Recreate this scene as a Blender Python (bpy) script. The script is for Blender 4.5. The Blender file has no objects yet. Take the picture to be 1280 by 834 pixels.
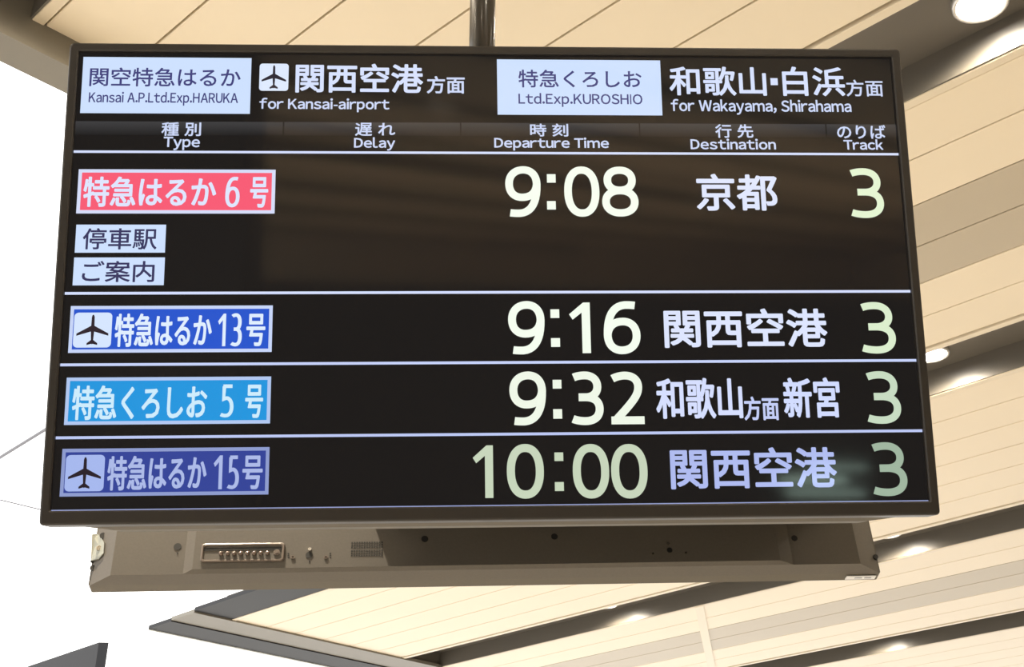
import bpy, bmesh, math, random
from mathutils import Vector, Matrix

random.seed(7)
SC = bpy.context.scene
COL = SC.collection
PI = math.pi

# ------------------------------------------------------------------ camera
EYE = 1.6                       # camera height above the platform
FPX = 1600.0                    # focal length in pixels of the 1280 px wide frame
PITCH = math.radians(27.5)
cam_d = bpy.data.cameras.new('camera')
cam_d.sensor_width = 36.0
cam_d.lens = FPX * 36.0 / 1280.0
cam_d.clip_start = 0.02
cam = bpy.data.objects.new('camera', cam_d)
cam.location = (0, 0, EYE)
cam.rotation_euler = (PI / 2 + PITCH, 0, 0)
COL.objects.link(cam)
SC.camera = cam

# ------------------------------------------------------------------ sky, exposure
SC.view_settings.view_transform = 'Standard'
SC.view_settings.look = 'None'
SC.view_settings.gamma = 1.0
SC.view_settings.use_curve_mapping = False
SC.view_settings.exposure = 0.0
SC.cycles.use_denoising = True
SC.cycles.max_bounces = 8
SC.cycles.diffuse_bounces = 5
world = bpy.data.worlds.new('overcast_sky')
SC.world = world
world.use_nodes = True
bg = world.node_tree.nodes['Background']
bg.inputs[0].default_value = (1.0, 0.98, 0.945, 1)
bg.inputs[1].default_value = 2.5

CEIL = EYE + 2.3                # ceiling height
H = 2.3                         # ceiling height above the eye
LAMP_W = 42.0                   # watts of one downlight

# ------------------------------------------------------------------ materials
def lin(c):
    c = c / 255.0
    return c / 12.92 if c <= 0.04045 else ((c + 0.055) / 1.055) ** 2.4
def rgb(r, g, b):
    return (lin(r), lin(g), lin(b), 1.0)

def mat(name, col, rough=0.5, metal=0.0, spec=0.5, noise=0.0, nscale=40.0, bump=0.0, emit=None, estr=1.0, coat=0.0):
    m = bpy.data.materials.new(name)
    m.use_nodes = True
    nt = m.node_tree
    b = nt.nodes['Principled BSDF']
    b.inputs['Base Color'].default_value = col
    b.inputs['Roughness'].default_value = rough
    b.inputs['Metallic'].default_value = metal
    b.inputs['Specular IOR Level'].default_value = spec
    b.inputs['Coat Weight'].default_value = coat
    if emit:
        b.inputs['Emission Color'].default_value = emit
        b.inputs['Emission Strength'].default_value = estr
    if noise or bump:
        tc = nt.nodes.new('ShaderNodeTexCoord')
        nz = nt.nodes.new('ShaderNodeTexNoise')
        nz.inputs['Scale'].default_value = nscale
        nz.inputs['Detail'].default_value = 4
        nt.links.new(tc.outputs['Object'], nz.inputs['Vector'])
        if noise:
            mx = nt.nodes.new('ShaderNodeMix')
            mx.data_type = 'RGBA'
            mx.inputs[6].default_value = tuple(max(0, c * (1 - noise)) for c in col[:3]) + (1,)
            mx.inputs[7].default_value = tuple(min(1, c * (1 + noise)) for c in col[:3]) + (1,)
            nt.links.new(nz.outputs['Fac'], mx.inputs[0])
            nt.links.new(mx.outputs[2], b.inputs['Base Color'])
        if bump:
            bp = nt.nodes.new('ShaderNodeBump')
            bp.inputs['Strength'].default_value = bump
            bp.inputs['Distance'].default_value = 0.002
            nt.links.new(nz.outputs['Fac'], bp.inputs['Height'])
            nt.links.new(bp.outputs['Normal'], b.inputs['Normal'])
    return m

M_SLAT = mat('cream_slat', (0.80, 0.70, 0.535, 1), 0.42, noise=0.03, nscale=3)
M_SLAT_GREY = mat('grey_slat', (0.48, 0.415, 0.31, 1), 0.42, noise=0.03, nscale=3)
M_TRIM = mat('ceiling_trim', (0.74, 0.65, 0.50, 1), 0.4)
M_TROUGH = mat('trough_metal', (0.13, 0.118, 0.10, 1), 0.38, noise=0.05, nscale=6)
M_BEAM = mat('beam_paint', (0.20, 0.185, 0.155, 1), 0.5, noise=0.06, nscale=8)
M_BEAM_DARK = mat('beam_dark', (0.022, 0.023, 0.027, 1), 0.55, spec=0.25)
M_FLASH = mat('flashing', (0.75, 0.80, 0.82, 1), 0.4)
M_DECK = mat('roof_deck', (0.10, 0.095, 0.09, 1), 0.8)
M_FLOOR = mat('platform_floor', (0.62, 0.58, 0.52, 1), 0.7, noise=0.1, nscale=2)
M_DARKWALL = mat('dark_wall', (0.05, 0.045, 0.042, 1), 0.8)
M_BUTTON = mat('button_plastic', (0.17, 0.13, 0.11, 1), 0.25)
M_PALEWALL = mat('pale_wall', (0.6, 0.52, 0.40, 1), 0.8)
M_BEZEL = mat('bezel_plastic', (0.019, 0.016, 0.014, 1), 0.45, bump=0.15, nscale=900)
M_GLASS = mat('screen_glass', (0.004, 0.004, 0.004, 1), 0.06, spec=0.5, emit=rgb(24, 22, 22), estr=1.0)
M_HOUSING = mat('housing_metal', (0.105, 0.094, 0.080, 1), 0.6, noise=0.12, nscale=260, bump=0.05)
M_HOUSING_UNDER = mat('housing_underside', (0.10, 0.088, 0.068, 1), 0.5, noise=0.08, nscale=200)
M_BLACK = mat('black_hole', (0.008, 0.008, 0.008, 1), 0.6)
M_STEEL = mat('bright_steel', (0.6, 0.58, 0.54, 1), 0.25, metal=1.0)
M_KNOB = mat('brown_plastic', (0.16, 0.13, 0.11, 1), 0.3)
M_PLATE = mat('bracket_zinc', (0.30, 0.31, 0.27, 1), 0.45, metal=0.2)
M_STICKER = mat('sticker_paper', (0.78, 0.80, 0.84, 1), 0.6)
M_STICKER_INK = mat('sticker_ink', (0.30, 0.32, 0.36, 1), 0.6)
M_POLE = mat('black_pole_paint', (0.018, 0.016, 0.014, 1), 0.2, spec=0.8)
M_LAMP = mat('lamp_lens', (1, 1, 1, 1), 0.4, emit=(1.0, 0.95, 0.86, 1), estr=40)
M_RING = mat('lamp_ring', (0.75, 0.74, 0.72, 1), 0.3, metal=0.6)
M_WIRE = mat('wire', (0.16, 0.16, 0.18, 1), 0.6)

_scr = {}
def scr(r, g, b):
    """a lit patch of the display picture behind the same gloss as the rest of the screen"""
    k = (r, g, b)
    if k not in _scr:
        _scr[k] = mat('screen_light_%d_%d_%d' % k, (0.004, 0.004, 0.004, 1), 0.06, emit=rgb(*k), estr=1.0)
    return _scr[k]

# ------------------------------------------------------------------ object helpers
def link(name, me, m, parent=None):
    o = bpy.data.objects.new(name, me)
    if m is not None and not me.materials:
        me.materials.append(m)
    COL.objects.link(o)
    if parent is not None:
        o.parent = parent
    return o
def build(name, bm, m, parent=None, smooth=False):
    me = bpy.data.meshes.new(name)
    bmesh.ops.recalc_face_normals(bm, faces=bm.faces)
    bm.to_mesh(me)
    bm.free()
    if smooth:
        for p in me.polygons:
            p.use_smooth = True
    return link(name, me, m, parent)
def empty(name, loc=(0, 0, 0), parent=None):
    o = bpy.data.objects.new(name, None)
    o.empty_display_size = 0.1
    o.location = loc
    COL.objects.link(o)
    o.parent = parent
    return o
def tag(o, label=None, cat=None, group=None, kind=None):
    for k, v in (('label', label), ('category', cat), ('group', group), ('kind', kind)):
        if v:
            o[k] = v
    return o
def add_box(bm, x0, x1, y0, y1, z0, z1):
    vs = [bm.verts.new((x, y, z)) for z in (z0, z1) for y in (y0, y1) for x in (x0, x1)]
    for f in ((0, 1, 3, 2), (4, 5, 7, 6), (0, 1, 5, 4), (2, 3, 7, 6), (0, 2, 6, 4), (1, 3, 7, 5)):
        bm.faces.new([vs[i] for i in f])
    return vs
def box(*a):
    bm = bmesh.new()
    add_box(bm, *a)
    return bm
def bevel(bm, w, seg=2):
    bmesh.ops.recalc_face_normals(bm, faces=bm.faces)
    bmesh.ops.bevel(bm, geom=bm.edges[:], offset=w, segments=seg, affect='EDGES', profile=0.5)
    return bm
def rrect(x0, x1, y0, y1, r, n=5):
    pts = []
    if r <= 0:
        return [(x0, y0), (x1, y0), (x1, y1), (x0, y1)]
    for cx, cy, a0 in ((x1 - r, y1 - r, 0), (x0 + r, y1 - r, PI / 2), (x0 + r, y0 + r, PI), (x1 - r, y0 + r, 1.5 * PI)):
        for i in range(n + 1):
            a = a0 + PI / 2 * i / n
            pts.append((cx + r * math.cos(a), cy + r * math.sin(a)))
    return pts
def loft(loops, caps=(True, True), closed=False):
    """loops: lists of 3-D points with equal counts"""
    bm = bmesh.new()
    L = [[bm.verts.new(p) for p in lp] for lp in loops]
    n = len(L[0])
    pairs = list(zip(L[:-1], L[1:]))
    if closed:
        pairs.append((L[-1], L[0]))
    for a, b in pairs:
        for i in range(n):
            j = (i + 1) % n
            bm.faces.new((a[i], a[j], b[j], b[i]))
    if not closed:
        if caps[0]:
            bm.faces.new(L[0][::-1])
        if caps[1]:
            bm.faces.new(L[-1])
    return bm
def lift(pts, z):
    return [(x, y, z) for x, y in pts]
def cyl(x, y, r, z0, z1, n=20, r2=None):
    r2 = r if r2 is None else r2
    c = lambda rr, z: [(x + rr * math.cos(2 * PI * i / n), y + rr * math.sin(2 * PI * i / n), z) for i in range(n)]
    return loft([c(r, z0), c(r2, z1)])
def merge(*bms):
    out = bmesh.new()
    for b in bms:
        me = bpy.data.meshes.new('tmp')
        b.to_mesh(me)
        b.free()
        out.from_mesh(me)
        bpy.data.meshes.remove(me)
    return out
def tube(pts, r, n=10):
    loops = []
    for i, p in enumerate(pts):
        p = Vector(p)
        d = (Vector(pts[min(i + 1, len(pts) - 1)]) - Vector(pts[max(i - 1, 0)])).normalized()
        a = d.orthogonal().normalized() if abs(d.z) > 0.9 else d.cross(Vector((0, 0, 1))).normalized()
        b = d.cross(a)
        loops.append([tuple(p + r * (a * math.cos(2 * PI * k / n) + b * math.sin(2 * PI * k / n))) for k in range(n)])
    return loft(loops)

def ray(px, py):
    x, z = (px - 640) / FPX, -(py - 417) / FPX
    return Vector((x, math.cos(PITCH) - z * math.sin(PITCH), math.sin(PITCH) + z * math.cos(PITCH)))

# ================================================================== SETTING
# ceiling frame: local x runs across the slats (t), local y along them (s)
AZ = math.radians(45.5)
SB = -18 * H                     # how far the ceiling runs back and to the right
ceiling = build('ceiling', merge(box(-16 * H, 1.928 * H, SB, 1.235 * H, 0.20, 0.34),
                                 box(1.928 * H, 7 * H, SB, 1.20 * H, 0.20, 0.34),
                                 box(2.23 * H, 7 * H, 1.20 * H, 3.47 * H, 0.20, 0.34),
                                 box(2.05 * H, 2.24 * H, 1.20 * H, 3.47 * H, 0.034, 0.040)), M_DECK)
ceiling.location = (0, 0, CEIL)
ceiling.rotation_euler = (0, 0, AZ)
tag(ceiling, kind='structure')

# start and end (in units of H) of every dark channel between two panels of slats
CH = [(-5.43 - 0.84 * k, -5.27 - 0.84 * k) for k in range(12, 0, -1)] + [(-5.43, -5.27), (-4.59, -4.43), (-3.75, -3.59), (-2.91, -2.75), (-2.07, -1.91), (-1.24, -1.08), (-0.41, -0.25),
      (0.27, 0.425), (1.110, 1.267), (1.928, 2.098), (2.780, 2.946), (3.645, 3.815), (4.52, 4.69), (5.39, 5.56)]
GAP = 0.0065
def s_end(t):
    return (1.195 if t < 1.925 else 3.235) * H
meshes = {}
def slat(t0, t1, grey, s1):
    w = round(t1 - t0, 3)
    k = (w, grey, s1)
    if k not in meshes:
        bm = box(0, w, SB, s1, 0.0, 0.028)
        bevel(bm, 0.002, 1)
        o = build('slat', bm, M_SLAT_GREY if grey else M_SLAT, ceiling)
        meshes[k] = o.data
    else:
        o = link('slat', meshes[k], None, ceiling)
    o.location = (t0, 0, 0)
    if grey:
        o['label'] = 'greyer slat of the panel'
    return o
def edge_strip(t0, t1, s1):
    o = build('edge_strip', bevel(box(t0, t1, SB, s1, -0.004, 0.03), 0.0015, 1), M_TRIM, ceiling)
    return o
DEPTH = 0.110
for i in range(len(CH) - 1):
    a, b = CH[i][1], CH[i + 1][0]
    s1 = s_end((a + b) / 2)
    if b < -5:                                   # far behind the camera: only seen mirrored in the screen
        slat(a * H, b * H, False, s1)
        continue
    edge_strip(a * H, (a + 0.017) * H - GAP, s1)
    edge_strip((b - 0.017) * H + GAP, b * H, s1)
    a2, b2 = a + 0.017, b - 0.017
    for k in range(6):
        t0 = (a2 + (b2 - a2) * k / 6) * H
        t1 = (a2 + (b2 - a2) * (k + 1) / 6) * H - GAP
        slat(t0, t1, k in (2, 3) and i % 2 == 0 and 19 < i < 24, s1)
for i, (a, b) in enumerate(CH):
    s1 = (1.195 if a < 2.0 else 3.235) * H
    w = 0.006
    bm = bmesh.new()
    add_box(bm, a * H, b * H, SB, s1, DEPTH, DEPTH + w)            # top of the recess
    add_box(bm, a * H, a * H + w, SB, s1, 0.0, DEPTH)              # its two side walls
    add_box(bm, b * H - w, b * H, SB, s1, 0.0, DEPTH)
    add_box(bm, a * H, b * H, s1 - 0.004, s1 + 0.004, 0.002, DEPTH)    # closed end
    build('channel_trough', bm, M_TROUGH, ceiling)

# beams that close the ceiling at the edge of the open sky
def beam(name, t0, t1, s0, drop, wide, par=ceiling, label=None):
    e = build(name, loft([[(t, s0, 0.20), (t, s0, -drop), (t, s0 + wide, -drop), (t, s0 + wide, 0.20)] for t in (t0, t1)]), M_BEAM, par)
    return e
beam('edge_beam', -16 * H, 1.93 * H, 1.190 * H, 0.090, 0.048 * H)
for tb in (-3.33, -5.01, -7.11, -10.5):           # deep beams behind the photographer, added for dark bands mirrored in the screen
    build('cross_beam', box((tb - .05) * H, (tb + .05) * H, SB, 1.19 * H, -0.14, 0.03), M_BEAM_DARK, ceiling)
TS = 1.968 * H
def edge_board(name, x0, x1, y0, y1, z, m):
    return build(name, box(x0, x1, y0, y1, z, z + 0.024), m, ceiling)
edge_board('step_board', TS, 2.098 * H, 1.20 * H, 3.225 * H, 0.0, M_BEAM_DARK)
edge_board('edge_board', TS - 0.002, 7 * H, 3.225 * H, 3.345 * H, -0.012, M_BEAM)
edge_board('edge_board', TS - 0.004, 7 * H, 3.345 * H, 3.468 * H, -0.020, M_BEAM_DARK)
build('flashing', box(TS - 0.004, 7 * H, 3.468 * H, 3.482 * H, -0.026, 0.0), M_FLASH, ceiling)

# diagonal cover strip over the joint of the slats right of the screens
def ts(px, py):
    r = ray(px, py)
    r = r * (H / r.z)
    c, s = math.cos(AZ), math.sin(AZ)
    return (r.x * c + r.y * s, -r.x * s + r.y * c)
P = [(2.950 * H, 2.199 * H), (2.950 * H, 2.152 * H), (3.640 * H, 2.605 * H), (3.640 * H, 2.652 * H)]
P = [(2.950 * H, 2.163 * H), (2.950 * H, 2.133 * H), (3.643 * H, 2.600 * H), (3.643 * H, 2.632 * H)]
build('joint_cover', loft([[(x, y, -0.006) for x, y in P], [(x, y, 0.004) for x, y in P]]), M_TRIM, ceiling)

# a separate dark roof fascia beyond the gap of sky
fas = build('trim_1', loft([[(1.962 * H, s, z) for s, z in ((3.755 * H, 0), (7.5 * H, 0), (7.5 * H, -1.0), (3.755 * H, -1.0))],
                            [(1.985 * H, s, z) for s, z in ((3.735 * H, 0), (7.5 * H, 0), (7.5 * H, -1.0), (3.735 * H, -1.0))]]), M_BEAM_DARK)
fas.location = (0, 0, CEIL)
fas.rotation_euler = (0, 0, AZ)
tag(fas, kind='structure')

# unseen surroundings
wf = build('sky_block_wall_far', box(-9, 22, -40.3, -40, 0, CEIL + 0.2), M_PALEWALL)  # unseen wall added to close the sky gap mirrored in the screen
tag(wf, kind='structure')
for x, y in ((-3, -11), (2.5, -11), (8, -11), (-3, -17), (2.5, -17), (8, -17), (0, -24), (7, -24), (0, -32), (8, -32)):  # added fill spots, bouncing light up to the ceiling mirrored in the screen
    ld = bpy.data.lights.new('added_fill_spot', 'SPOT')
    ld.energy = 1000.0
    ld.color = (1.0, 0.80, 0.56)
    ld.spot_size = math.radians(150)
    ld.shadow_soft_size = 0.08
    lo = bpy.data.objects.new('added_fill_spot', ld)
    lo.location = (x, y, CEIL - 0.05)
    COL.objects.link(lo)
fl = build('floor', box(-9, 22, -40, 16, -0.1, 0.0), M_FLOOR)
tag(fl, kind='structure')
wb = build('mirror_block_wall', box(-9, 22, -7.3, -7.0, 0, 2.5), M_DARKWALL)  # low dark wall added to keep the bright floor out of the reflection
tag(wb, kind='structure')
wr = build('sky_block_wall_right', box(16, 16.3, -40, 16, 0, CEIL + 0.2), M_PALEWALL)  # unseen wall added to block sky light from the right
tag(wr, kind='structure')
cl = build('column', bevel(box(-2.7, -1.0, -5.2, -4.0, 0, CEIL), 0.02), M_DARKWALL)
tag(cl, kind='structure')

# ================================================================== DOWNLIGHTS
lamp_proto = None
def downlight(t, s, label, watts=LAMP_W):
    root = empty('downlight', (0, 0, 0))
    c, sn = math.cos(AZ), math.sin(AZ)
    x, y = t * H * c - s * H * sn, t * H * sn + s * H * c
    root.location = (x, y, CEIL + DEPTH - 0.022)
    n = 32
    circ = lambda r, z: [(r * math.cos(2 * PI * i / n), r * math.sin(2 * PI * i / n), z) for i in range(n)]
    build('ring', loft([circ(0.075, 0.022), circ(0.075, 0.0), circ(0.068, -0.004), circ(0.062, 0.002), circ(0.062, 0.022)], closed=True), M_RING, root, True)
    build('lens', loft([circ(0.061, 0.010), circ(0.061, 0.003), circ(0.03, -0.001)]), M_LAMP, root)
    ld = bpy.data.lights.new('lamp', 'SPOT')
    ld.energy = watts
    ld.color = (1.0, 0.86, 0.66)
    ld.spot_size = math.radians(168)
    ld.spot_blend = 0.6
    ld.shadow_soft_size = 0.03
    lo = bpy.data.objects.new('lamp', ld)
    lo.location = (0, 0, -0.012)
    COL.objects.link(lo)
    lo.parent = root
    tag(root, label, 'light', 'round downlights recessed in the dark ceiling channels')
    return root
downlight(1.212, 0.418, 'glaring round downlight in the dark channel at the top right corner')
downlight(2.017, 0.915, 'downlight in the dark channel right of the middle of the screen')
downlight(2.868, 1.490, 'downlight in the dark channel just right of the rear unit')
downlight(2.868, 2.425, 'downlight in the dark channel below the middle of the rear unit')
downlight(3.733, 2.040, 'downlight in the lowest dark channel near the bottom right corner')
downlight(0.315, 0.84, 'downlight straight above the gap between the two screens', 620.0)
downlight(-0.33, 0.80, 'downlight in the channel above the left shoulder of the photographer')
for t, s in ((0.345, -0.1), (0.345, -1.04), (-0.33, -0.14), (-0.33, -1.08), (-1.16, 0.0), (-1.16, -1.0), (-1.16, -2.0), (-2.0, -0.5), (-2.0, -2.2),
             (-2.83, -1.2), (1.19, -0.55), (1.19, -9.8), (2.02, -0.05), (2.02, -1.1), (2.865, 0.55), (2.865, -0.6), (3.73, 1.05), (3.73, 0.0)):
    downlight(t, s, 'downlight in a ceiling channel outside the picture')

# ================================================================== THE BOARDS
BW, BH = 1.24, 0.70355
def board_matrix(c, u, v):
    u = Vector(u).normalized(); v = Vector(v).normalized()
    n = u.cross(v)
    m = Matrix((u, v, n)).transposed().to_4x4()
    m.translation = Vector(c)
    return m
def rotframe(yaw, tilt, roll):
    u = Vector((1, 0, 0)); v = Vector((0, -math.sin(tilt), math.cos(tilt)))
    c, s = math.cos(roll), math.sin(roll)
    u, v = c * u + s * v, -s * u + c * v
    R = Matrix.Rotation(yaw, 3, 'Z')
    return R @ u, R @ v
U1, V1 = rotframe(0.05188, 0.25918, 0.02880)
C1 = Vector((-0.02467, 1.58711, 0.92416 + EYE)) - V1 * BH / 2
MB1 = board_matrix(C1, U1, V1)
board = empty('departure_board')
board.matrix_world = MB1
tag(board, 'black framed departure screen with lit train rows, facing the viewer', 'display')

def on_plane(M, px, py, z=0.0):
    """photo direction -> local x, y on the plane at height z of a board"""
    Mi = M.inverted()
    o = Mi @ Vector((0, 0, EYE)); d = (Mi.to_3x3() @ ray(px, py))
    k = (z - o.z) / d.z
    p = o + d * k
    return p.x, p.y
GZ = -0.006          # the glass lies this far behind the front of the frame
def uv(px, py):
    return on_plane(MB1, px, py, GZ)

hw = BW / 2
R0 = 0.006
ins = (0.0135, 0.0135, 0.0195, 0.0130)      # left right bottom top
inner = (-hw + ins[0], hw - ins[1], ins[2], BH - ins[3])
def rr(d, r, z):
    return lift(rrect(-hw + d, hw - d, d, BH - d, max(r, 0.0015)), z)
def ri(d, z, r=0.002):
    return lift(rrect(inner[0] - d, inner[1] + d, inner[2] - d, inner[3] + d, r), z)
build('frame', loft([rr(0.0, R0, -0.036), rr(0.0, R0, -0.003), rr(0.001, R0, -0.0008), rr(0.003, R0, 0.0),
                     ri(0.002, 0.0), ri(0.0, -0.0015), ri(0.0, -0.012), ri(0.0, -0.036)], closed=True), M_BEZEL, board)
screen = build('screen', box(inner[0], inner[1], inner[2], inner[3], GZ - 0.010, GZ), M_GLASS, board)
def rect3(x0, x1, y0, y1, z, r=0.012):
    return lift(rrect(x0, x1, y0, y1, r), z)
build('rear_housing', loft([rect3(-hw + .006, hw - .006, 0.006, BH - .006, -0.030), rect3(-hw + .006, hw - .006, 0.004, BH - .006, -0.036),
                            rect3(-hw + .075, hw - .075, -0.0035, BH - .03, -0.052), rect3(-hw + .08, hw - .08, -0.004, BH - .03, -0.085),
                            rect3(-hw + .09, hw - .09, 0.012, BH - .04, -0.094)]), M_HOUSING_UNDER, board)

# ---- picture on the screen
Z1, Z2, Z3 = GZ + 0.0004, GZ + 0.0007, GZ + 0.0010
def flat(name, pts, z, m):
    bm = bmesh.new()
    bm.faces.new([bm.verts.new((x, y, z)) for x, y in pts])
    return build(name, bm, m, screen)
def span(x0, y0, x1, y1):
    """photo box -> upright rectangle on the board (x0,x1,y0,y1 in metres)"""
    xm, ym = (x0 + x1) / 2, (y0 + y1) / 2
    return uv(x0, ym)[0], uv(x1, ym)[0], uv(xm, y1)[1], uv(xm, y0)[1]
def plate(x0, y0, x1, y1, col, z=Z1, r=0.0, name='label_plate'):
    a, b, c, d = span(x0, y0, x1, y1)
    return flat(name, rrect(a, b, c, d, r), z, scr(*col))
def framed(quad, border, col, bcol):
    (xa, ya), (xb, yb), (xc, yc), (xd, yd) = quad
    pts = [uv(*p) for p in quad]
    x0 = (pts[0][0] + pts[3][0]) / 2; x1 = (pts[1][0] + pts[2][0]) / 2
    y1 = (pts[0][1] + pts[1][1]) / 2; y0 = (pts[2][1] + pts[3][1]) / 2
    flat('label_border', rrect(x0, x1, y0, y1, 0), Z1, scr(*bcol))
    w = border * 1.24 / 1080
    flat('label_plate', rrect(x0 + w, x1 - w, y0 + w, y1 - w, 0), Z1 + 0.00015, scr(*col))
def rule(xa, ya, xb, yb, th, col):
    a, b = uv(xa, ya), uv(xb, yb)
    ym = (a[1] + b[1]) / 2
    h = th * 1.24 / 1080 / 2
    x0 = max(a[0], inner[0] + 0.0005); x1 = min(b[0], inner[1] - 0.0005)
    flat('rule_line', [(x0, ym - h), (x1, ym - h), (x1, ym + h), (x0, ym + h)], Z1, scr(*col))

dg = bpy.context.evaluated_depsgraph_get
FC = bpy.data.curves.new('lettering_source', 'FONT')
FO = bpy.data.objects.new('lettering_source', FC)
COL.objects.link(FO)
FC.resolution_u = 3
ONE = [(0.0, 0.0), (0.0, 0.0)]
def glyph_mesh(s):
    FC.body = s
    bpy.context.view_layer.update()
    d = dg()
    me = bpy.data.meshes.new_from_object(FO.evaluated_get(d))
    v = [(p.co.x, p.co.y) for p in me.vertices]
    f = [tuple(p.vertices) for p in me.polygons]
    bpy.data.meshes.remove(me)
    return v, f
def fit(v, x0, x1, y0, y1):
    ax, bx = min(p[0] for p in v), max(p[0] for p in v)
    ay, by = min(p[1] for p in v), max(p[1] for p in v)
    sx, sy = (x1 - x0) / (bx - ax), (y1 - y0) / (by - ay)
    return [(x0 + (x - ax) * sx, y0 + (y - ay) * sy) for x, y in v]
def thicken(v, f, r, z, k=8):
    V, F = [], []
    if r <= 0:
        return [(x, y, z) for x, y in v], f
    for i in range(k):
        a = 2 * PI * (i + 0.5) / k
        n = len(V)
        V += [(x + r * math.cos(a), y + r * math.sin(a), z + 0.000012 * i) for x, y in v]
        F += [tuple(q + n for q in t) for t in f]
    return V, F
def letters(s, x0, y0, x1, y1, col, px=0.5, z=Z2, name='lettering'):
    """s in the photo box; px = how much each stroke is widened, in photo pixels"""
    a, b, c, d = span(x0, y0, x1, y1)
    r = px * 1.24 / 1080
    v, f = glyph_mesh(s)
    v = fit(v, a + r, b - r, c + r, d - r)
    V, F = thicken(v, f, r, z)
    me = bpy.data.meshes.new(name)
    me.from_pydata(V, [], F)
    o = link(name, me, scr(*col), screen)
    return o
def bez(p0, p1, p2, p3, n=10):
    return [tuple((1 - t) ** 3 * p0[i] + 3 * (1 - t) ** 2 * t * p1[i] + 3 * (1 - t) * t * t * p2[i] + t ** 3 * p3[i] for i in (0, 1)) for t in [k / n for k in range(n + 1)]]
def ell(cx, cy, rx, ry, e=2.2, n=44):
    out = []
    for k in range(n):
        a = 2 * PI * k / n
        c, s = math.cos(a), math.sin(a)
        out.append((cx + rx * math.copysign(abs(c) ** (2 / e), c), cy + ry * math.copysign(abs(s) ** (2 / e), s)))
    return out
def chain(*seg):
    out = list(seg[0])
    for q_ in seg[1:]:
        out += q_[1:] if math.dist(out[-1], q_[0]) < 1e-6 else q_
    return out
NINE = chain(bez((.03, .012), (.15, .0), (.27, .0), (.38, .0)), bez((.38, .0), (.80, .02), (1, .26), (1, .66)), bez((1, .66), (1, .88), (.80, 1), (.52, 1)),
             bez((.52, 1), (.22, 1), (0, .88), (0, .675)), bez((0, .675), (0, .47), (.20, .365), (.46, .365)), bez((.46, .365), (.76, .365), (.97, .46), (1, .66)))
STROKES = {
    '0': [(ell(.5, .5, .5, .5, 2.25), True)],
    '8': [(ell(.5, .765, .43, .235), True), (ell(.5, .26, .5, .26), True)],
    '9': [(NINE, False)],
    '6': [([(1 - x, 1 - y) for x, y in NINE], False)],
    '3': [(chain(bez((-.03, .955), (.12, .99), (.28, 1), (.42, 1)), bez((.42, 1), (.74, 1), (.93, .90), (.93, .755)), bez((.93, .755), (.93, .60), (.72, .525), (.48, .52)), [(.48, .52), (.16, .52)]), False),
          (chain([(.16, .52), (.48, .52)], bez((.48, .52), (.82, .51), (1, .42), (1, .27)), bez((1, .27), (1, .09), (.76, 0), (.42, 0)), bez((.42, 0), (.28, 0), (.08, .01), (-.09, .05))), False)],
    '2': [(chain(bez((-.02, .93), (.14, .98), (.30, 1), (.44, 1)), bez((.44, 1), (.74, 1), (.92, .90), (.92, .745)), bez((.92, .745), (.92, .56), (.72, .42), (.06, .0))), False), ([(-.10, 0), (1.11, 0)], False)],
    '5': [([(1.02, 1), (.08, 1)], False), (chain([(.20, 1.0), (.16, .56)], bez((.16, .56), (.36, .60), (.52, .60), (.60, .585)), bez((.60, .585), (.88, .54), (1, .42), (1, .29)), bez((1, .29), (1, .09), (.72, 0), (.40, 0)), bez((.40, 0), (.26, 0), (.08, .01), (-.10, .04))), False)],
}
def stroke_digit(ch, x0, x1, y0, y1, w):
    """one numeral drawn as a band of constant width with flat ends"""
    V, F = [], []
    X0, X1, Y0, Y1 = x0 + w / 2, x1 - w / 2, y0 + w / 2, y1 - w / 2
    for k, (pts, closed) in enumerate(STROKES[ch]):
        P_ = [Vector((X0 + x * (X1 - X0), Y0 + y * (Y1 - Y0))) for x, y in pts]
        P_ = [p for i, p in enumerate(P_) if i == 0 or (p - P_[i - 1]).length > 1e-7]
        n = len(P_); base = len(V)
        for i in range(n):
            a_ = P_[i - 1] if (i or closed) else P_[i]
            b_ = P_[(i + 1) % n] if (i < n - 1 or closed) else P_[i]
            d1 = (P_[i] - a_).normalized() if (P_[i] - a_).length > 0 else None
            d2 = (b_ - P_[i]).normalized() if (b_ - P_[i]).length > 0 else None
            d1 = d1 or d2; d2 = d2 or d1
            m_ = (d1 + d2).normalized()
            nn = Vector((-m_.y, m_.x)); sc_ = min(1.6, 1 / max(0.5, nn.dot(Vector((-d1.y, d1.x)))))
            for sg in (1, -1):
                q_ = P_[i] + nn * sg * w / 2 * sc_
                V.append((q_.x, q_.y, Z2 + k * 0.00002))
        for i in range(n if closed else n - 1):
            j = (i + 1) % n
            F.append((base + 2 * i, base + 2 * i + 1, base + 2 * j + 1, base + 2 * j))
    return V, F
TIGHT = {'r': -.030, 't': -.030, 'f': -.035, 'T': -.055, 'y': -.030, 'W': -.02, 'k': -.02, 'A': -.030, 'K': -.018, 'P': -.018, 'L': -.02, '.': .015, 'E': .0, 'x': -.02}
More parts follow.
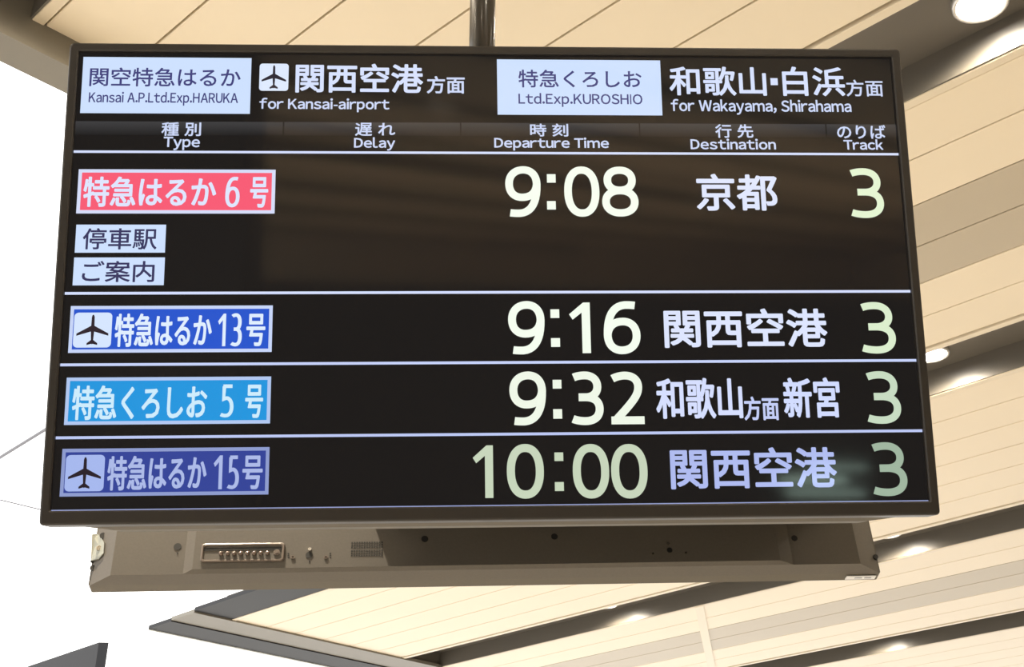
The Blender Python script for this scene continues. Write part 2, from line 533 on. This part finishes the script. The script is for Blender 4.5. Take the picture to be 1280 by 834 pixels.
def latin(s_, x0, y0, x1, y1, col, px=0.45, gap=0.105, space=0.40):
    a, b, c, d = span(x0, y0, x1, y1)
    r = px * 1.24 / 1080
    V, F, cur = [], [], 0.0
    for ch in s_:
        if ch == ' ':
            cur += space - gap
            continue
        if ch == 'I':
            v, f = [(-.04, 0), (.022, 0), (.022, .733), (-.04, .733)], [(0, 1, 2, 3)]
        elif ch == '-':
            v, f = [(0, .235), (.26, .235), (.26, .295), (0, .295)], [(0, 1, 2, 3)]
        else:
            v, f = glyph_mesh(chr(ord(ch) + 0xFEE0))
        lo = min(p[0] for p in v); hi = max(p[0] for p in v)
        t_ = TIGHT.get(ch, 0)
        n = len(V)
        V += [(x - lo + cur + t_ / 2, y) for x, y in v]
        F += [tuple(q + n for q in t) for t in f]
        cur += hi - lo + gap + t_ + (.04 if ch in 'HI' else 0)
    V = fit(V, a + r, b - r, c + r, d - r)
    V, F = thicken(V, F, r, Z2)
    me = bpy.data.meshes.new('lettering')
    me.from_pydata(V, [], F)
    return link('lettering', me, scr(*col), screen)
def digits(items, col, px, name='lettering'):
    """items: (char, x0, y0, x1, y1); one mesh for one number"""
    V, F = [], []
    r = px * 1.24 / 1080
    for ch, x0, y0, x1, y1 in items:
        a, b, c, d = span(x0, y0, x1, y1)
        if ch == 'dot':
            v, f = [(a, c), (b, c), (b, d), (a, d)], [(0, 1, 2, 3)]
            vv, ff = [(x, y, Z2) for x, y in v], f
        elif ch == '1':
            w = b - a; h = d - c; st = w * 0.40
            v = [(b - st, c), (b, c), (b, d), (b - st * 0.80, d), (a, d - h * 0.235), (a + st * 0.42, d - h * 0.34), (b - st, d - h * 0.20)]
            vv, ff = [(x, y, Z2) for x, y in v], [(0, 1, 2, 3, 4, 5, 6)]
        else:
            vv, ff = stroke_digit(ch, a, b, c, d, px * 1.24 / 1080)
        n = len(V)
        V += vv
        F += [tuple(q + n for q in t) for t in ff]
    me = bpy.data.meshes.new(name)
    me.from_pydata(V, [], F)
    return link(name, me, scr(*col), screen)

PLANE = [(0, .44), (.022, .425), (.038, .37), (.044, .12), (.42, -.10), (.42, -.165), (.044, -.045), (.030, -.285),
         (.14, -.375), (.14, -.43), (.02, -.395), (0, -.41)]
def aeroplane(x0, y0, x1, y1, bgc, fg, r=0.0045, z=Z2):
    a, b, c, d = span(x0, y0, x1, y1)
    flat('aeroplane_plate', rrect(a, b, c, d, r), z, scr(*bgc))
    cx, cy = (a + b) / 2, (c + d) / 2
    w, h = (b - a), (d - c)
    half = [(cx + px * w, cy + py * h) for px, py in PLANE]
    other = [(cx - px * w, cy + py * h) for px, py in PLANE[1:-1]][::-1]
    flat('aeroplane_symbol', half + other, z + 0.0002, scr(*fg))

PW = (206, 225, 255); WH = (215, 226, 255); INK = (66, 66, 124); HW = (205, 216, 246)
# top strip
plate(102.3, 72, 313.5, 142, PW)
letters('関空特急はるか', 112.2, 85, 301, 108.6, INK, 0.35)
latin('Kansai A.P.Ltd.Exp.HARUKA', 111, 115.2, 297.7, 132.3, INK, 0.28)
aeroplane(324.3, 79.8, 360.7, 113.8, (222, 234, 255), (40, 36, 50))
letters('関西空港', 369.4, 79.8, 529, 116.5, WH, 0.95)
letters('方面', 533.5, 95.4, 581, 117.3, HW, 0.55)
latin('for Kansai-airport', 324.3, 122.8, 486.8, 140.4, HW, 0.45)
plate(621.5, 75, 826.5, 144, PW)
letters('特急くろしお', 648, 87.7, 801.8, 110, INK, 0.35)
latin('Ltd.Exp.KUROSHIO', 648, 116.8, 803, 134, INK, 0.28)
letters('和歌山', 836.4, 83.5, 957.7, 120, WH, 0.9)
digits([('dot', 963, 98, 972, 106.7)], WH, 0)
letters('白浜', 977.8, 83.7, 1055.6, 120.5, WH, 0.9)
letters('方面', 1057.5, 100, 1103.6, 120.9, HW, 0.35)
latin('for Wakayama, Shirahama', 838.5, 124.5, 1064, 143.9, HW, 0.45)
# column heads on their grey shaded band
def band(x0, x1):
    a = uv(x0, 152.4 + (x0 - 300) * 0.004); b = uv(x1, 152.4 + (x1 - 300) * 0.004)
    y1 = (a[1] + b[1]) / 2
    y0 = y1 - 0.0215
    xa, xb = max(a[0], inner[0] + 0.0005), min(b[0], inner[1] - 0.0005)
    m = bpy.data.materials.get('band_grey')
    if m is None:
        m = mat('band_grey', (0.004, 0.004, 0.004, 1), 0.05, emit=rgb(50, 50, 52))
        nt = m.node_tree
        tc = nt.nodes.new('ShaderNodeTexCoord'); sp = nt.nodes.new('ShaderNodeSeparateXYZ')
        mr = nt.nodes.new('ShaderNodeMapRange'); mx = nt.nodes.new('ShaderNodeMix'); mx.data_type = 'RGBA'
        nt.links.new(tc.outputs['Generated'], sp.inputs[0]); nt.links.new(sp.outputs['Y'], mr.inputs[0])
        nt.links.new(mr.outputs[0], mx.inputs[0])
        mx.inputs[6].default_value = rgb(27, 26, 27); mx.inputs[7].default_value = rgb(62, 62, 64)
        nt.links.new(mx.outputs[2], nt.nodes['Principled BSDF'].inputs['Emission Color'])
    flat('heading_band', [(xa, y0), (xb, y0), (xb, y1), (xa, y1)], GZ + 0.0002, m)
for x0, x1 in ((88, 353.6), (355.6, 575), (576.6, 798.4), (800, 1031.2), (1032.8, 1124)):
    band(x0, x1)
letters('種 別', 202, 153, 251.5, 170.3, HW, 0.4)
latin('Type', 204.5, 171.2, 250, 188, HW, 0.45)
letters('遅 れ', 443.8, 153.7, 494, 170.3, HW, 0.4)
latin('Delay', 442.5, 171.8, 494, 188.6, HW, 0.45)
letters('時 刻', 662.5, 154.7, 710.3, 171, HW, 0.4)
latin('Departure Time', 617.7, 172, 761, 188.6, HW, 0.45)
letters('行 先', 893.9, 155.5, 941.4, 172.7, HW, 0.4)
latin('Destination', 863, 173.6, 969.6, 187.2, HW, 0.45)
letters('のりば', 1046, 156.3, 1106.8, 173.7, HW, 0.4)
latin('Track', 1054.3, 174.3, 1103.6, 187.6, HW, 0.45)
RW = (214, 224, 255)
rule(88, 189.3, 1124, 193.3, 3.2, RW)
rule(78.5, 366.6, 1140, 364.6, 3.4, RW)
rule(73, 455.5, 1148, 451.4, 3.4, (200, 212, 250))
rule(67, 546.3, 1156, 539.8, 3.4, (190, 202, 244))
rule(62, 638.1, 1164, 628.6, 3.6, (150, 160, 205))
# first train
LT = (222, 230, 255)
framed([(98.5, 211.7), (344.6, 212.3), (343.3, 267), (95.3, 267.2)], 4.4, (248, 92, 118), (214, 222, 250))
letters('特急はるか', 104.3, 221, 270.5, 259, LT, 0.9)
digits([('6', 281.8, 221.3, 299.8, 259.4)], LT, 4.6)
letters('号', 312.7, 221.5, 335.4, 259.8, LT, 0.9)
plate(94.5, 281, 207, 316, PW)
letters('停車駅', 103.6, 285.4, 196.4, 312.2, (58, 56, 96), 0.4)
plate(91.8, 322, 205.5, 356.8, PW)
letters('ご案内', 102.8, 326.3, 193.3, 353, (58, 56, 96), 0.4)
TY = (246, 255, 240)
digits([('9', 631.6, 208, 675.8, 271.5), ('dot', 683.6, 218, 694.5, 228.6), ('dot', 683.8, 251.6, 694.7, 262.2),
        ('0', 705.2, 208.3, 749.2, 271.2), ('8', 752.3, 208.5, 797.6, 271)], TY, 9.8)
letters('京都', 870, 217.5, 971.7, 263.7, (222, 230, 255), 1.2)
digits([('3', 1062, 210.5, 1103.8, 272.8)], (226, 243, 210), 9.2)
# second train
BL = (224, 238, 255)
framed([(88.8, 382.7), (341, 382), (339.7, 440.2), (85, 441.3)], 4.2, (40, 86, 205), (200, 214, 248))
aeroplane(92.2, 391, 139.7, 434.7, (214, 230, 255), (48, 36, 44), 0.006)
letters('特急はるか', 143.7, 392, 265, 433.8, BL, 0.85)
digits([('1', 272.4, 392.3, 282.3, 433), ('3', 288.4, 391.8, 302.6, 433.2)], BL, 4.4)
letters('号', 308, 392.4, 331.8, 433, BL, 0.85)
digits([('9', 635.2, 376.6, 680.8, 443.2), ('dot', 688, 386.9, 699, 397.7), ('dot', 688.8, 422.9, 700, 433.9),
        ('1', 711.6, 378.4, 737.9, 441.7), ('6', 754.4, 376.8, 800.2, 443)], TY, 9.8)
letters('関西空港', 829.8, 385.9, 1033.8, 434.8, (222, 230, 255), 1.2)
digits([('3', 1075.4, 377.8, 1118.6, 442.2)], (220, 238, 206), 9.2)
# third train
CY = (206, 236, 252)
framed([(83.8, 472.4), (339, 470.6), (337.6, 529.2), (79.8, 531.8)], 4.2, (34, 150, 222), (178, 200, 240))
letters('特急くろしお', 90.4, 481.7, 259, 524.9, CY, 0.85)
digits([('5', 275.4, 480.8, 292.2, 522)], CY, 4.4)
letters('号', 306.5, 481, 329, 522.8, CY, 0.85)
digits([('9', 636.8, 464.6, 682.6, 532), ('dot', 690.8, 475, 701.7, 486), ('dot', 691.5, 511.7, 702.6, 523.6),
        ('3', 713.4, 464.6, 754.1, 531.6), ('2', 761.8, 464.8, 805.8, 530.6)], (240, 248, 232), 9.8)
letters('和歌山', 819.7, 472.6, 928, 523.9, (214, 223, 255), 1.15)
letters('方面', 929.8, 495.8, 973.7, 525.7, (196, 206, 246), 0.7)
letters('新宮', 979, 472, 1050, 522.6, (210, 220, 255), 1.15)
digits([('3', 1082.2, 464.2, 1125.1, 530)], (200, 220, 194), 9.2)
# fourth train
VI = (172, 186, 232)
framed([(78.2, 561.3), (336.8, 559), (335.7, 618.3), (74.5, 621)], 4.2, (52, 68, 152), (142, 156, 206))
aeroplane(81.7, 568.9, 130.5, 614.4, (166, 184, 238), (40, 30, 40), 0.006)
letters('特急はるか', 134.4, 569.7, 258.4, 613, VI, 0.85)
digits([('1', 266.9, 569.5, 278, 611.8), ('5', 284, 569.6, 299, 611.6)], VI, 4.4)
letters('号', 303, 569.6, 328.4, 611.8, VI, 0.85)
TD = (200, 214, 188)
digits([('1', 591, 557, 616.4, 622.8), ('0', 633.5, 555.2, 679.8, 623.6), ('dot', 693, 565.8, 704, 576.5),
        ('dot', 693.6, 602.8, 704.8, 614), ('0', 715.9, 555.2, 761.4, 623.4), ('0', 763.9, 555.2, 809.4, 623.4)], TD, 9.8)
letters('関西空港', 837.7, 559.5, 1045.7, 611, (176, 188, 240), 1.2)
digits([('3', 1089.4, 553, 1133, 620.4)], (160, 182, 160), 9.2)
bpy.data.objects.remove(FO)

# ================================================================== REAR UNIT (seen from behind)
U2, V2 = rotframe(0.0519, -0.14, 0.0337)
C2 = Vector((-0.0306, 1.9528, 0.5812 + EYE))
MB2 = board_matrix(C2, U2, V2)
rear = empty('departure_board')
rear.matrix_world = MB2
tag(rear, 'second screen hung back to back behind the lit one, its brown rear casing showing below', 'display')
F0 = -0.021
def rimloop(d_, z):
    return lift(rrect(-hw + d_, hw - d_, RIMB + d_, BH - d_, 0.003), z)
RIMB = 0.002
# rim and the far side with its own dark screen, facing away
build('frame', loft([lift(rrect(-hw + .03, hw - .03, .03, BH - .03, .002), F0 + 0.002), lift(rrect(-hw + .014, hw - .014, .018, BH - .014, .002), F0),
                     rr(0.001, 0.003, F0), rr(0, 0.003, F0 + 0.001), rimloop(0, 0.0), rimloop(.02, 0.0)]), M_HOUSING_UNDER, rear)
build('screen', box(-hw + .014, hw - .014, .018, BH - .014, F0 - 0.001, F0 + 0.001), mat('rear_screen_glass', (0.004, 0.004, 0.004, 1), 0.06), rear)
PL1, PL2 = 0.030, 0.038
def on2(px, py, z):
    return on_plane(MB2, px, py, z)
xl, yl = on2(138, 718, PL1)
xr, yr = on2(1076, 706, PL1)
yb = (yl + yr) / 2
xs0, _ = on2(229, 713, PL1); xs1, _ = on2(240, 713, PL2)
xe0, _ = on2(991, 702, PL1); xe1, _ = on2(976, 702, PL2)
# stepped rear pan: bottom wall, side slopes, two low end fields, one raised middle field
bm = bmesh.new()
ZR = 0.001
top = BH - 0.02
def q(*p):
    bm.faces.new([bm.verts.new(c) for c in p])
ym = yb + 0.004
print('rear plateau', xl, xr, yl, yr, xs0, xs1, xe0, xe1)
rimL, rimR = -hw + 0.0015, hw - 0.0015
q((rimL, RIMB, 0), (xl, yb, PL1), (xl, top, PL1), (rimL, BH - .001, 0))
q((rimR, RIMB, 0), (rimR, BH - .001, 0), (xr, top, PL1), (xr, yb, PL1))
q((xl, yb, PL1), (xs0, yb, PL1), (xs0, top, PL1), (xl, top, PL1))
q((xe0, yb, PL1), (xr, yb, PL1), (xr, top, PL1), (xe0, top, PL1))
q((xs0, yb, PL1), (xs1, ym, PL2), (xs1, top - .01, PL2), (xs0, top, PL1))
q((xe1, ym, PL2), (xe0, yb, PL1), (xe0, top, PL1), (xe1, top - .01, PL2))
q((xs1, ym, PL2), (xe1, ym, PL2), (xe1, top - .01, PL2), (xs1, top - .01, PL2))
bot = [(xl, yb, PL1), (xs0, yb, PL1), (xs1, ym, PL2), (xe1, ym, PL2), (xe0, yb, PL1), (xr, yb, PL1)]
q((rimL, RIMB, 0), (rimR, RIMB, 0), *bot[::-1])
tp = [(xl, top, PL1), (xs0, top, PL1), (xs1, top - .01, PL2), (xe1, top - .01, PL2), (xe0, top, PL1), (xr, top, PL1)]
q((rimL, BH - .001, 0), *tp, (rimR, BH - .001, 0))
q((rimL, RIMB, 0), (rimL, BH - .001, 0), (rimR, BH - .001, 0), (rimR, RIMB, 0))
bmesh.ops.remove_doubles(bm, verts=bm.verts, dist=1e-5)
pan = build('rear_housing', bm, M_HOUSING, rear)

PXM = 1.24 / 991
def hole(px, py, rpx, z, m=M_BLACK, name='screw_hole', out=0.0006):
    x, y = on2(px, py, z)
    return build(name, cyl(x, y, rpx * PXM, z - 0.001, z + out, 16), m, pan)
hole(222, 683.5, 4.6, PL1); hole(222, 692, 1.0, PL1)
hole(993, 673, 4.0, PL1)
hole(531, 674, 4.4, PL2); hole(693, 671, 4.2, PL2)
hole(837, 688, 3.6, PL2)
hole(835, 680, 1.8, PL2, M_STEEL, 'screw', 0.002)
hole(816, 692.5, 1.2, PL2, M_STEEL, 'screw', 0.002); hole(857, 691.6, 1.2, PL2, M_STEEL, 'screw', 0.002)
hole(386.3, 694, 4.2, PL2, name='socket'); hole(387.4, 687, 2.2, PL2, M_STEEL, 'screw', 0.002); hole(387, 702, 1.0, PL2)
for cx in (366, 407.5):
    x, y = on2(cx, 696.8, PL2)
    n = 14
    c = lambda r, z: [(x + r * math.cos(2 * PI * i / n), y + r * .8 * math.sin(2 * PI * i / n), z) for i in range(n)]
    build('socket', loft([c(.0034, PL2), c(.0034, PL2 + .0012), c(.0018, PL2 + .0012), c(.0018, PL2)], closed=True), M_KNOB, pan)
for x_, s_ in ((360.5, 1), (413, 1)):
    for k in range(3):
        x, y = on2(x_, 692 + k * 2.4, PL2)
        build('printed_mark', box(x - .0012, x + .0012, y - .0009, y + .0009, PL2 - .0002, PL2 + .0003), M_BLACK, pan)
# recessed control tray: raised lip, dark upper shelf, eight round buttons and a screw
ax, ay = on2(250, 703.5, PL2); bx, by = on2(356.6, 679, PL2)
R = lambda d, z, r: lift(rrect(ax + d, bx - d, ay + d, by - d, r), z)
tray = build('control_tray', loft([R(0, PL2 - .001, .005), R(0, PL2 + .0015, .005), R(.0012, PL2 + .0022, .005), R(.0030, PL2 + .0022, .004),
                                   R(.0038, PL2 + .0012, .0035), R(.0038, PL2 - .0005, .0035)], closed=True), M_KNOB, pan)
build('tray_floor', box(ax + .003, bx - .003, ay + .003, by - .003, PL2 - .0008, PL2 + .0005), M_HOUSING, pan)
sx0, sy0 = on2(254, 689, PL2); sx1, sy1 = on2(352, 684, PL2)
build('tray_shelf', box(sx0, sx1, sy0, sy1, PL2, PL2 + .0012), M_BLACK, pan)
for k in range(8):
    px = 276.4 + k * (334.4 - 276.4) / 7
    x, y = on2(px, 692.8 - k * .08, PL2)
    rr_ = .0034
    build('button', loft([[(x + r * math.cos(2 * PI * i / 14), y + r * math.sin(2 * PI * i / 14), z) for i in range(14)]
                          for r, z in ((rr_, PL2 + .0004), (rr_, PL2 + .0028), (rr_ * .75, PL2 + .0042), (rr_ * .3, PL2 + .0048))]), M_BUTTON, pan, True)
x, y = on2(346, 691.3, PL2)
build('tray_screw', merge(cyl(x, y, .0050, PL2 + .0004, PL2 + .0022, 18), cyl(x, y, .0028, PL2 + .0022, PL2 + .0034, 6)), M_KNOB, pan)
# vent grille
v0 = on2(438, 696.4, PL2); v1 = on2(479.2, 676.8, PL2)
bm = bmesh.new()
for i in range(13):
    for j in range(6):
        cx = v0[0] + (v1[0] - v0[0]) * (i + .5) / 13
        cy = v0[1] + (v1[1] - v0[1]) * (j + .5 + (0.25 if j > 2 else -0.25)) / 6.5 + .0012
        add_box(bm, cx - .0011, cx + .0011, cy - .0012, cy + .0012, PL2 - .001, PL2 + .0004)
tag(build('vent_slots', bm, M_BLACK, pan), kind='stuff')
# pale bracket plate on the left slope
def slope(px, py, up=0.0):
    """local point on the left sloping side"""
    for z in [k * 0.002 for k in range(16)]:
        x, y = on2(px, py, z)
        if x <= rimL + (xl - rimL) * z / PL1 + 0.002:
            break
    t = (x - rimL) / (xl - rimL)
    return (x, y, PL1 * max(0, min(1, t)) + up)
bp = [(115.5, 669), (122.5, 668.5), (127, 673), (130.8, 680), (130, 693), (124, 700), (114, 702)]
build('bracket_plate', loft([[slope(a, b, 0.0002) for a, b in bp], [slope(a, b, 0.0026) for a, b in bp]]), M_PLATE, pan)
x, y, z = slope(124.3, 687)
build('bracket_screw', cyl(x, y, .0042, z + .001, z + .0055, 6), M_STEEL, pan)
for a, b, r in ((129, 670.5, 4.0), (116.5, 711, 3.6), (115.5, 702, 2.2)):
    x, y, z = slope(a, b)
    build('screw_hole', cyl(x, y, r * PXM, z, z + .0018, 12), M_BLACK, pan)
# right slope hole
x, y = on2(1094, 697, 0.004)
build('screw_hole', cyl(x, y, 3.2 * PXM, 0.0, .0075, 12), M_BLACK, pan)
# little white sticker at the right end of the bottom wall
st = build('sticker', box(hw - .054, hw - .006, -0.0008, 0.0004, -0.0165, -0.0045), M_STICKER, rear)
build('sticker_print', merge(box(hw - .040, hw - .028, -0.0012, -0.0005, -0.0125, -0.0085), box(hw - .024, hw - .013, -0.0012, -0.0005, -0.0125, -0.0085)), M_STICKER_INK, st)

# ================================================================== HANGER
hang = empty('hanger', (-0.053, 1.78, 2.45))
tag(hang, 'glossy black round pole and box carrying the two screens from the ceiling', 'pole')
hx, hy, hz = hang.location
build('pole', cyl(0, 0, .0232, 0.1, CEIL + 0.20 - hz, 40), M_POLE, hang, True)
z0, z1 = 2.31, 2.80
Q = lambda x, y, z: (x, y + 0.052 * (x + hx + 0.02) - hy, z - hz)
build('mounting_box', loft([[Q(-0.235 - hx, 1.762, z0), Q(.52 - hx, 1.762, z0), Q(.52 - hx, 1.925, z0), Q(-0.235 - hx, 1.925, z0)],
                            [Q(-0.235 - hx, 1.632, z1), Q(.52 - hx, 1.632, z1), Q(.52 - hx, 1.975, z1), Q(-0.235 - hx, 1.975, z1)]]), M_BEZEL, hang)  # hidden box, stretched to the right to shade the rear casing
# ================================================================== LIT PANEL behind the photographer (mirrored in the screen)
pn = empty('backlit_panel', (3.46, -6.93, 0.77))
tag(pn, 'greenish tube lamps behind the photographer, mirrored at the lower right of the screen', 'panel')
build('case', bevel(box(-.42, .42, -.07, .06, 0, .38), .01), M_BEZEL, pn)
for k, (xa, xb) in enumerate(((-.30, .36), (-.37, .20), (-.10, .37))):
    build('tube_lamp', tube([(xa, .085, .08 + .11 * k), (xb, .085, .08 + .11 * k)], .017, 10), mat('tube_light', (.5, .5, .5, 1), .5, emit=(.66, .92, .78, 1), estr=(9, 13, 7)[k]), pn)

# ================================================================== OVERHEAD WIRES
def wire(p, q_, height, r, label):
    a, b = ray(*p), ray(*q_)
    a = a * ((height - EYE) / a.z); b = b * ((height - EYE) / b.z)
    d = (b - a).normalized()
    pts = []
    for k in range(-8, 9):
        pt = (a + b) / 2 + d * (k * 0.9)
        pts.append((pt.x, pt.y, EYE + pt.z - 0.0 * k * k))
    o = build('overhead_wire', tube(pts, r, 8), M_WIRE)
    tag(o, label, 'wire')
wire((0, 572), (52, 540), 6.4, .016, 'thicker overhead wire crossing the white sky left of the screen')
wire((0, 625), (50, 637), 6.9, .008, 'thin overhead wire in the white sky at the lower left of the screen')
wire((0, 803), (90, 815), 7.2, .005, 'very faint wire just above the dark roof edge at bottom left')
